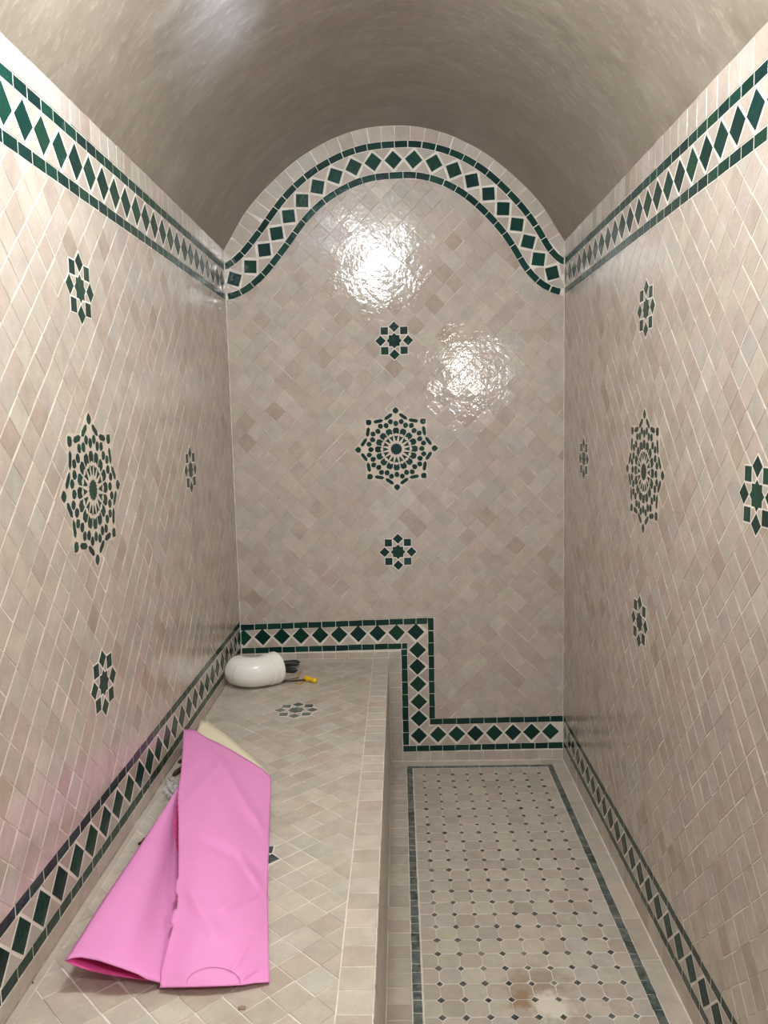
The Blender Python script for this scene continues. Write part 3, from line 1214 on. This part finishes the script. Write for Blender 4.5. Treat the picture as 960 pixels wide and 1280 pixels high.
gfront = patch(curve(top_front), curve(bottom_front), curve(left_front), curve(right_edge), 48, 110, bump_front, torn)
sheet('front_flap', gfront, 'pink_sheet', pink, inner='pink_inside_bounce')

# flap underneath, opening towards the near left
fold = [(222, 984, .060), (206, 1010, .058), (179, 1051, .060), (155, 1087, .062), (132.5, 1120, .065), (115, 1147, .067), (101, 1170, .069), (81, 1200, .070)]
lip = [(81, 1200, .070), (90, 1196.5, .074), (101, 1195.6, .074), (123, 1199.7, .068), (151, 1209, .056), (173, 1217, .044), (184, 1223.5, .034), (199, 1227.3, .018), (214, 1229, .010)]
inner_edge = [(232, 984, .050), (240, 1040, .012), (240, 1100, .010), (232, 1160, .010), (222, 1200, .010), (214, 1229, .008)]


def bump_left(u_, v_):
    return .012 * math.sin(PI * u_) * math.sin(PI * v_ * .9) + .003 * math.sin(9 * u_ + 4 * v_) * math.sin(PI * u_) - .033 * math.exp(-((u_ - .68) / .2) ** 2) * max(0, math.sin(PI * min(1, v_ * 1.05))) ** .7


gleft = patch(curve([(222, 984, .060), (232, 984, .060)]), curve(lip), curve(fold), curve(inner_edge), 26, 46, bump_left)
sheet('lower_flap', gleft, 'pink_sheet', pink, inner='pink_inside_bounce')
lip2 = [(81, 1200, .070), (92, 1206, .060), (110.6, 1212, .050), (132.5, 1217, .040), (160, 1221.5, .026), (185.6, 1225, .014), (214, 1229, .005)]
inner2 = [(232, 1004, .050), (240, 1060, .010), (236, 1120, .006), (226, 1180, .005), (214, 1229, .005)]
fold2 = [(p[0], p[1], p[2] - .0004) for p in fold]
gback = patch(curve([(222, 984, .0596), (232, 1004, .050)]), curve(lip2), curve(fold2), curve(inner2), 18, 40,
              lambda u_, v_: -.020 * math.sin(PI * u_) * math.sin(PI * v_))
sheet('under_flap', gback, 'pink_inside_bounce', pink, label='inside of the folded sheet, its pink deepened for bounced light', thick=.0015)

# pale back of the sheet showing past its far edge
top_l = [(251, 900, .070), (255, 898, .070), (268, 907, .066), (289, 923, .058), (320, 950, .042), (332.5, 962, .034), (338.8, 970.5, .028)]
right_l = [(338.8, 970.5, .028), (338.8, 990, .024), (336.5, 1020, .018), (336, 1057, .014)]
left_l = [(251, 900, .070), (246, 915, .066), (240, 960, .045), (236, 1000, .03)]
bot_l = [(236, 1000, .03), (280, 1030, .012), (336, 1057, .014)]
gl = patch(curve(top_l), curve(bot_l), curve(left_l), curve(right_l), 24, 16)
sheet('pale_backing', gl, 'cream_liner', pink, label='cream white reverse of the pink sheet', thick=.0016)


# scored half circle near the lower edge of the front flap
def on_grid(grid, px, py, lift):
    best = None
    for r_ in grid:
        for p in r_:
            d = p - CAM
            z = d.dot(CF)
            x, y = 480 + FPX * d.dot(CR) / z, 640 - FPX * d.dot(CU) / z
            e = (x - px) ** 2 + (y - py) ** 2
            if best is None or e < best[0]:
                best = (e, p)
    p = best[1]
    return at(px, py, p.z + lift)


def tube(name, pts, r, mat, parent=None, seg=6, label=None, radii=None):
    bm = bmesh.new()
    rings = []
    n_ = len(pts)
    up = None
    for i, c in enumerate(pts):
        d = (pts[min(i + 1, n_ - 1)] - pts[max(i - 1, 0)]).normalized()
        if up is None:
            up = d.orthogonal().normalized()
        u_ = (up - d * up.dot(d)).normalized()
        up = u_
        w_ = d.cross(u_)
        rr = radii[i] if radii else r
        rings.append([bm.verts.new(c + (u_ * math.cos(2 * PI * t / seg) + w_ * math.sin(2 * PI * t / seg)) * rr) for t in range(seg)])
    for p, q in zip(rings, rings[1:]):
        for t in range(seg):
            bm.faces.new((p[t], p[(t + 1) % seg], q[(t + 1) % seg], q[t]))
    bm.faces.new(rings[0][::-1])
    bm.faces.new(rings[-1])
    o = from_bm(name, bm, mat, parent)
    if label: o['label'] = label
    return o


arc = []
for i in range(25):
    a = PI * i / 24
    arc.append(on_grid(gfront, 267 - 33.5 * math.cos(a), 1229 - 20 * math.sin(a), .0016))
tube('scored_arc', arc, .0005, 'pink_cut', pink, label='half-circle cut line')


# ---------------------------------------------------------------- white pipe elbow
def revolve_path(name, path, mat, parent, seg=40, label=None):
    """Hollow or solid tube along a bend: path = list of (point, direction, radius)."""
    bm = bmesh.new()
    rings = []
    for c, d, r in path:
        d = d.normalized()
        up = Vector((0, 0, 1))
        w_ = d.cross(up).normalized()
        rings.append([bm.verts.new(c + (w_ * math.cos(2 * PI * t / seg) + up * math.sin(2 * PI * t / seg)) * r) for t in range(seg)])
    for p, q in zip(rings, rings[1:]):
        for t in range(seg):
            bm.faces.new((p[t], p[(t + 1) % seg], q[(t + 1) % seg], q[t]))
    bmesh.ops.recalc_face_normals(bm, faces=bm.faces)
    o = from_bm(name, bm, mat, parent)
    m = o.modifiers.new('edge', 'EDGE_SPLIT')
    m.split_angle = math.radians(38)
    if label: o['label'] = label
    return o


RP = .062
elbow = link('pipe_elbow', None, loc=(-.61, -.31, ZB))
tag(elbow, 'thick white plastic pipe elbow lying in the back corner of the bench', 'pipe')
# bend in plan: from the wall it comes towards the camera and turns away again to the right
Rb = .077
Cb = Vector((-.628, -.318, ZB + RP + .0066)) - elbow.location


def ang(a):
    return Cb + Vector((math.cos(a), math.sin(a), 0)) * Rb, Vector((-math.sin(a), math.cos(a), 0))


a0, a1 = math.radians(222), math.radians(316)
p0, d0 = ang(a0)
p1, d1 = ang(a1)
body = [(p0 + d0 * .05, d0, RP - .006), (p0 - d0 * .012, d0, RP - .006), (p0 - d0 * .012, d0, RP)]
for i in range(33):
    p, d = ang(a0 + (a1 - a0) * i / 32)
    body.append((p, d, RP))
body.append((p1 + d1 * .012, d1, RP))
body.append((p1 + d1 * .014, d1, RP - .005))
revolve_path('bend', body, 'white_pvc', elbow)
rim = [(p1 + d1 * .006, d1, RP), (p1 + d1 * .008, d1, RP + .0045), (p1 + d1 * .026, d1, RP + .0050), (p1 + d1 * .029, d1, RP + .0002), (p1 + d1 * .035, d1, RP + .0002),
       (p1 + d1 * .038, d1, RP + .0056), (p1 + d1 * .052, d1, RP + .0056), (p1 + d1 * .054, d1, RP + .003), (p1 + d1 * .054, d1, RP - .003), (p1 + d1 * .01, d1, RP - .003)]
revolve_path('socket', rim, 'white_pvc', elbow)

# ---------------------------------------------------------------- tools beside the elbow
def bar(name, a, b, ra, rb, mat, parent, flat=.7, seg=10):
    """Rounded handle from a to b."""
    a, b = Vector(a), Vector(b)
    pts, rad = [], []
    for i in range(11):
        t = i / 10
        pts.append(a.lerp(b, t))
        e = min(1, math.sqrt(max(.02, 1 - (2 * t - 1) ** 6)))
        rad.append((ra + (rb - ra) * t) * e)
    return tube(name, pts, 0, mat, parent, seg, radii=rad)


pl0 = Vector((-.50, -.12, ZB))
pliers = link('pliers', None, loc=pl0)
tag(pliers, 'black-handled pliers lying behind the white pipe elbow', 'pliers')
lo = lambda q: Vector(q) - pl0
bar('handle', lo(at(338, 832, ZB + .026)), lo(at(375, 827.5, ZB + .026)), .015, .013, 'black_rubber', pliers)
bar('handle', lo(at(336, 834, ZB + .017)), lo(at(372, 838, ZB + .014)), .015, .013, 'black_rubber', pliers)
bar('handle', lo(at(350, 829, ZB + .024)), lo(at(374, 830.5, ZB + .022)), .010, .009, 'black_rubber', pliers)
bar('jaw', lo(at(339, 833, ZB + .018)), lo(at(325, 834, ZB + .018)), .014, .006, 'dark_steel', pliers)

s0 = at(351.5, 852, ZB + .004)
s1 = at(386, 849.5, ZB + .010)
s2 = at(396, 851, ZB + .011)
dvr = link('screwdriver', None, loc=(s1.x, s1.y, ZB))
tag(dvr, 'small screwdriver with a bright yellow handle lying on the bench', 'screwdriver')
lo = lambda q: Vector(q) - dvr.location
sh = tube('shaft', [lo(s0), lo(s0.lerp(s1, .06)), lo(s0.lerp(s1, .1)), lo(s1)], .0028, 'dark_steel', dvr, 8, radii=[.0054, .0050, .0034, .0034])
hp, hr = [], []
h0, h1 = at(380.5, 847.5, ZB + .0125), at(396, 851.2, ZB + .0125)
for i in range(15):
    t = i / 14
    hp.append(lo(h0.lerp(h1, t)))
    hr.append((.0105 + .0015 * math.sin(t * 9)) * min(1, math.sqrt(max(.06, 1 - (2 * t - 1) ** 8))))
tube('handle', hp, 0, 'yellow_plastic', dvr, 12, radii=hr)
wl = []
for i in range(30):
    t = i / 29
    if t < .45:
        q = lerp((376, 837.5, .012), (371, 848.5, .004), t / .45)
    else:
        a = (t - .45) / .55
        q = (367 + 13.5 * a, 850.5 + 4.6 * math.sin(PI * min(1, a * 1.02)), .003)
    wl.append(at(q[0], q[1], ZB + q[2]))
wire = tube('brass_wire', wl, .0023, 'brass_wire', None, 6)
tag(wire, 'thin bent brass wire loop by the yellow screwdriver', 'wire')
nail = tube('steel_rod', [at(352, 851, ZB + .0115), at(373, 847.3, ZB + .0115)], .0020, 'dark_steel', None, 6)
tag(nail, 'short thin dark steel rod lying across the screwdriver shaft', 'rod')

# ---------------------------------------------------------------- scraps by the sheet
def lump(name, pts, mat, thick, label, cat, parent=None):
    """Small irregular chip: a curved strip with thickness."""
    return tag(tube(name, pts, thick, mat, parent, 6, radii=[thick * (.5 + .7 * math.sin(PI * (i + .6) / (len(pts) + .4))) for i in range(len(pts))]), label, cat)


lump('wood_scrap', [at(217, 969, ZB + .006), at(220, 966, ZB + .007), at(223, 963.5, ZB + .007), at(226, 961, ZB + .006)], 'brown_scrap', .0075, 'short brown splinter beside the clear film scrap', 'scrap')
lump('wood_scrap', [at(173, 1055, ZB + .003), at(177, 1053.5, ZB + .006), at(179.5, 1051, ZB + .006), at(181, 1048, ZB + .006)], 'brown_scrap', .0042, 'curled dark brown shaving beside the folded pink sheet', 'scrap')
lump('crumb', [at(224, 953, ZB + .004), at(226, 951, ZB + .005)], 'brown_scrap', .006, 'dark crumb at the foot of the wall behind the film scrap', 'crumb')
lump('crumb', [at(40.5, 1228.7, ZB + .0012), at(42, 1228, ZB + .0016)], 'brown_scrap', .0024, 'tiny dark crumb alone on the bench at its near end', 'crumb')
lump('plaster_crumb', [at(298, 1261, ZB + .001), at(302, 1260, ZB + .002), at(307, 1261, ZB + .001)], 'dust', .004, 'flat grey-brown plaster crumb on the bench below the pink sheet', 'crumb')

bm = bmesh.new()
gv = []
for j in range(9):
    r_ = []
    for i in range(9):
        px, py = 205 + 20 * i / 8 + 3 * math.sin(j * 1.3), 974 + 23 * j / 8 + 2.5 * math.sin(i * 1.9 + 1)
        h = .004 + .016 * abs(math.sin(i * 1.15 + j * .7) * math.cos(j * 1.05 - i * .4)) + random.uniform(0, .006)
        r_.append(bm.verts.new(at(px, py, ZB + h)))
    gv.append(r_)
for j in range(8):
    for i in range(8):
        bm.faces.new((gv[j][i], gv[j + 1][i], gv[j + 1][i + 1], gv[j][i + 1]))
film = from_bm('plastic_film', bm, 'clear_film')
m = film.modifiers.new('thickness', 'SOLIDIFY')
m.thickness = .0008
tag(film, 'crumpled scrap of clear plastic film by the pink sheet', 'film')
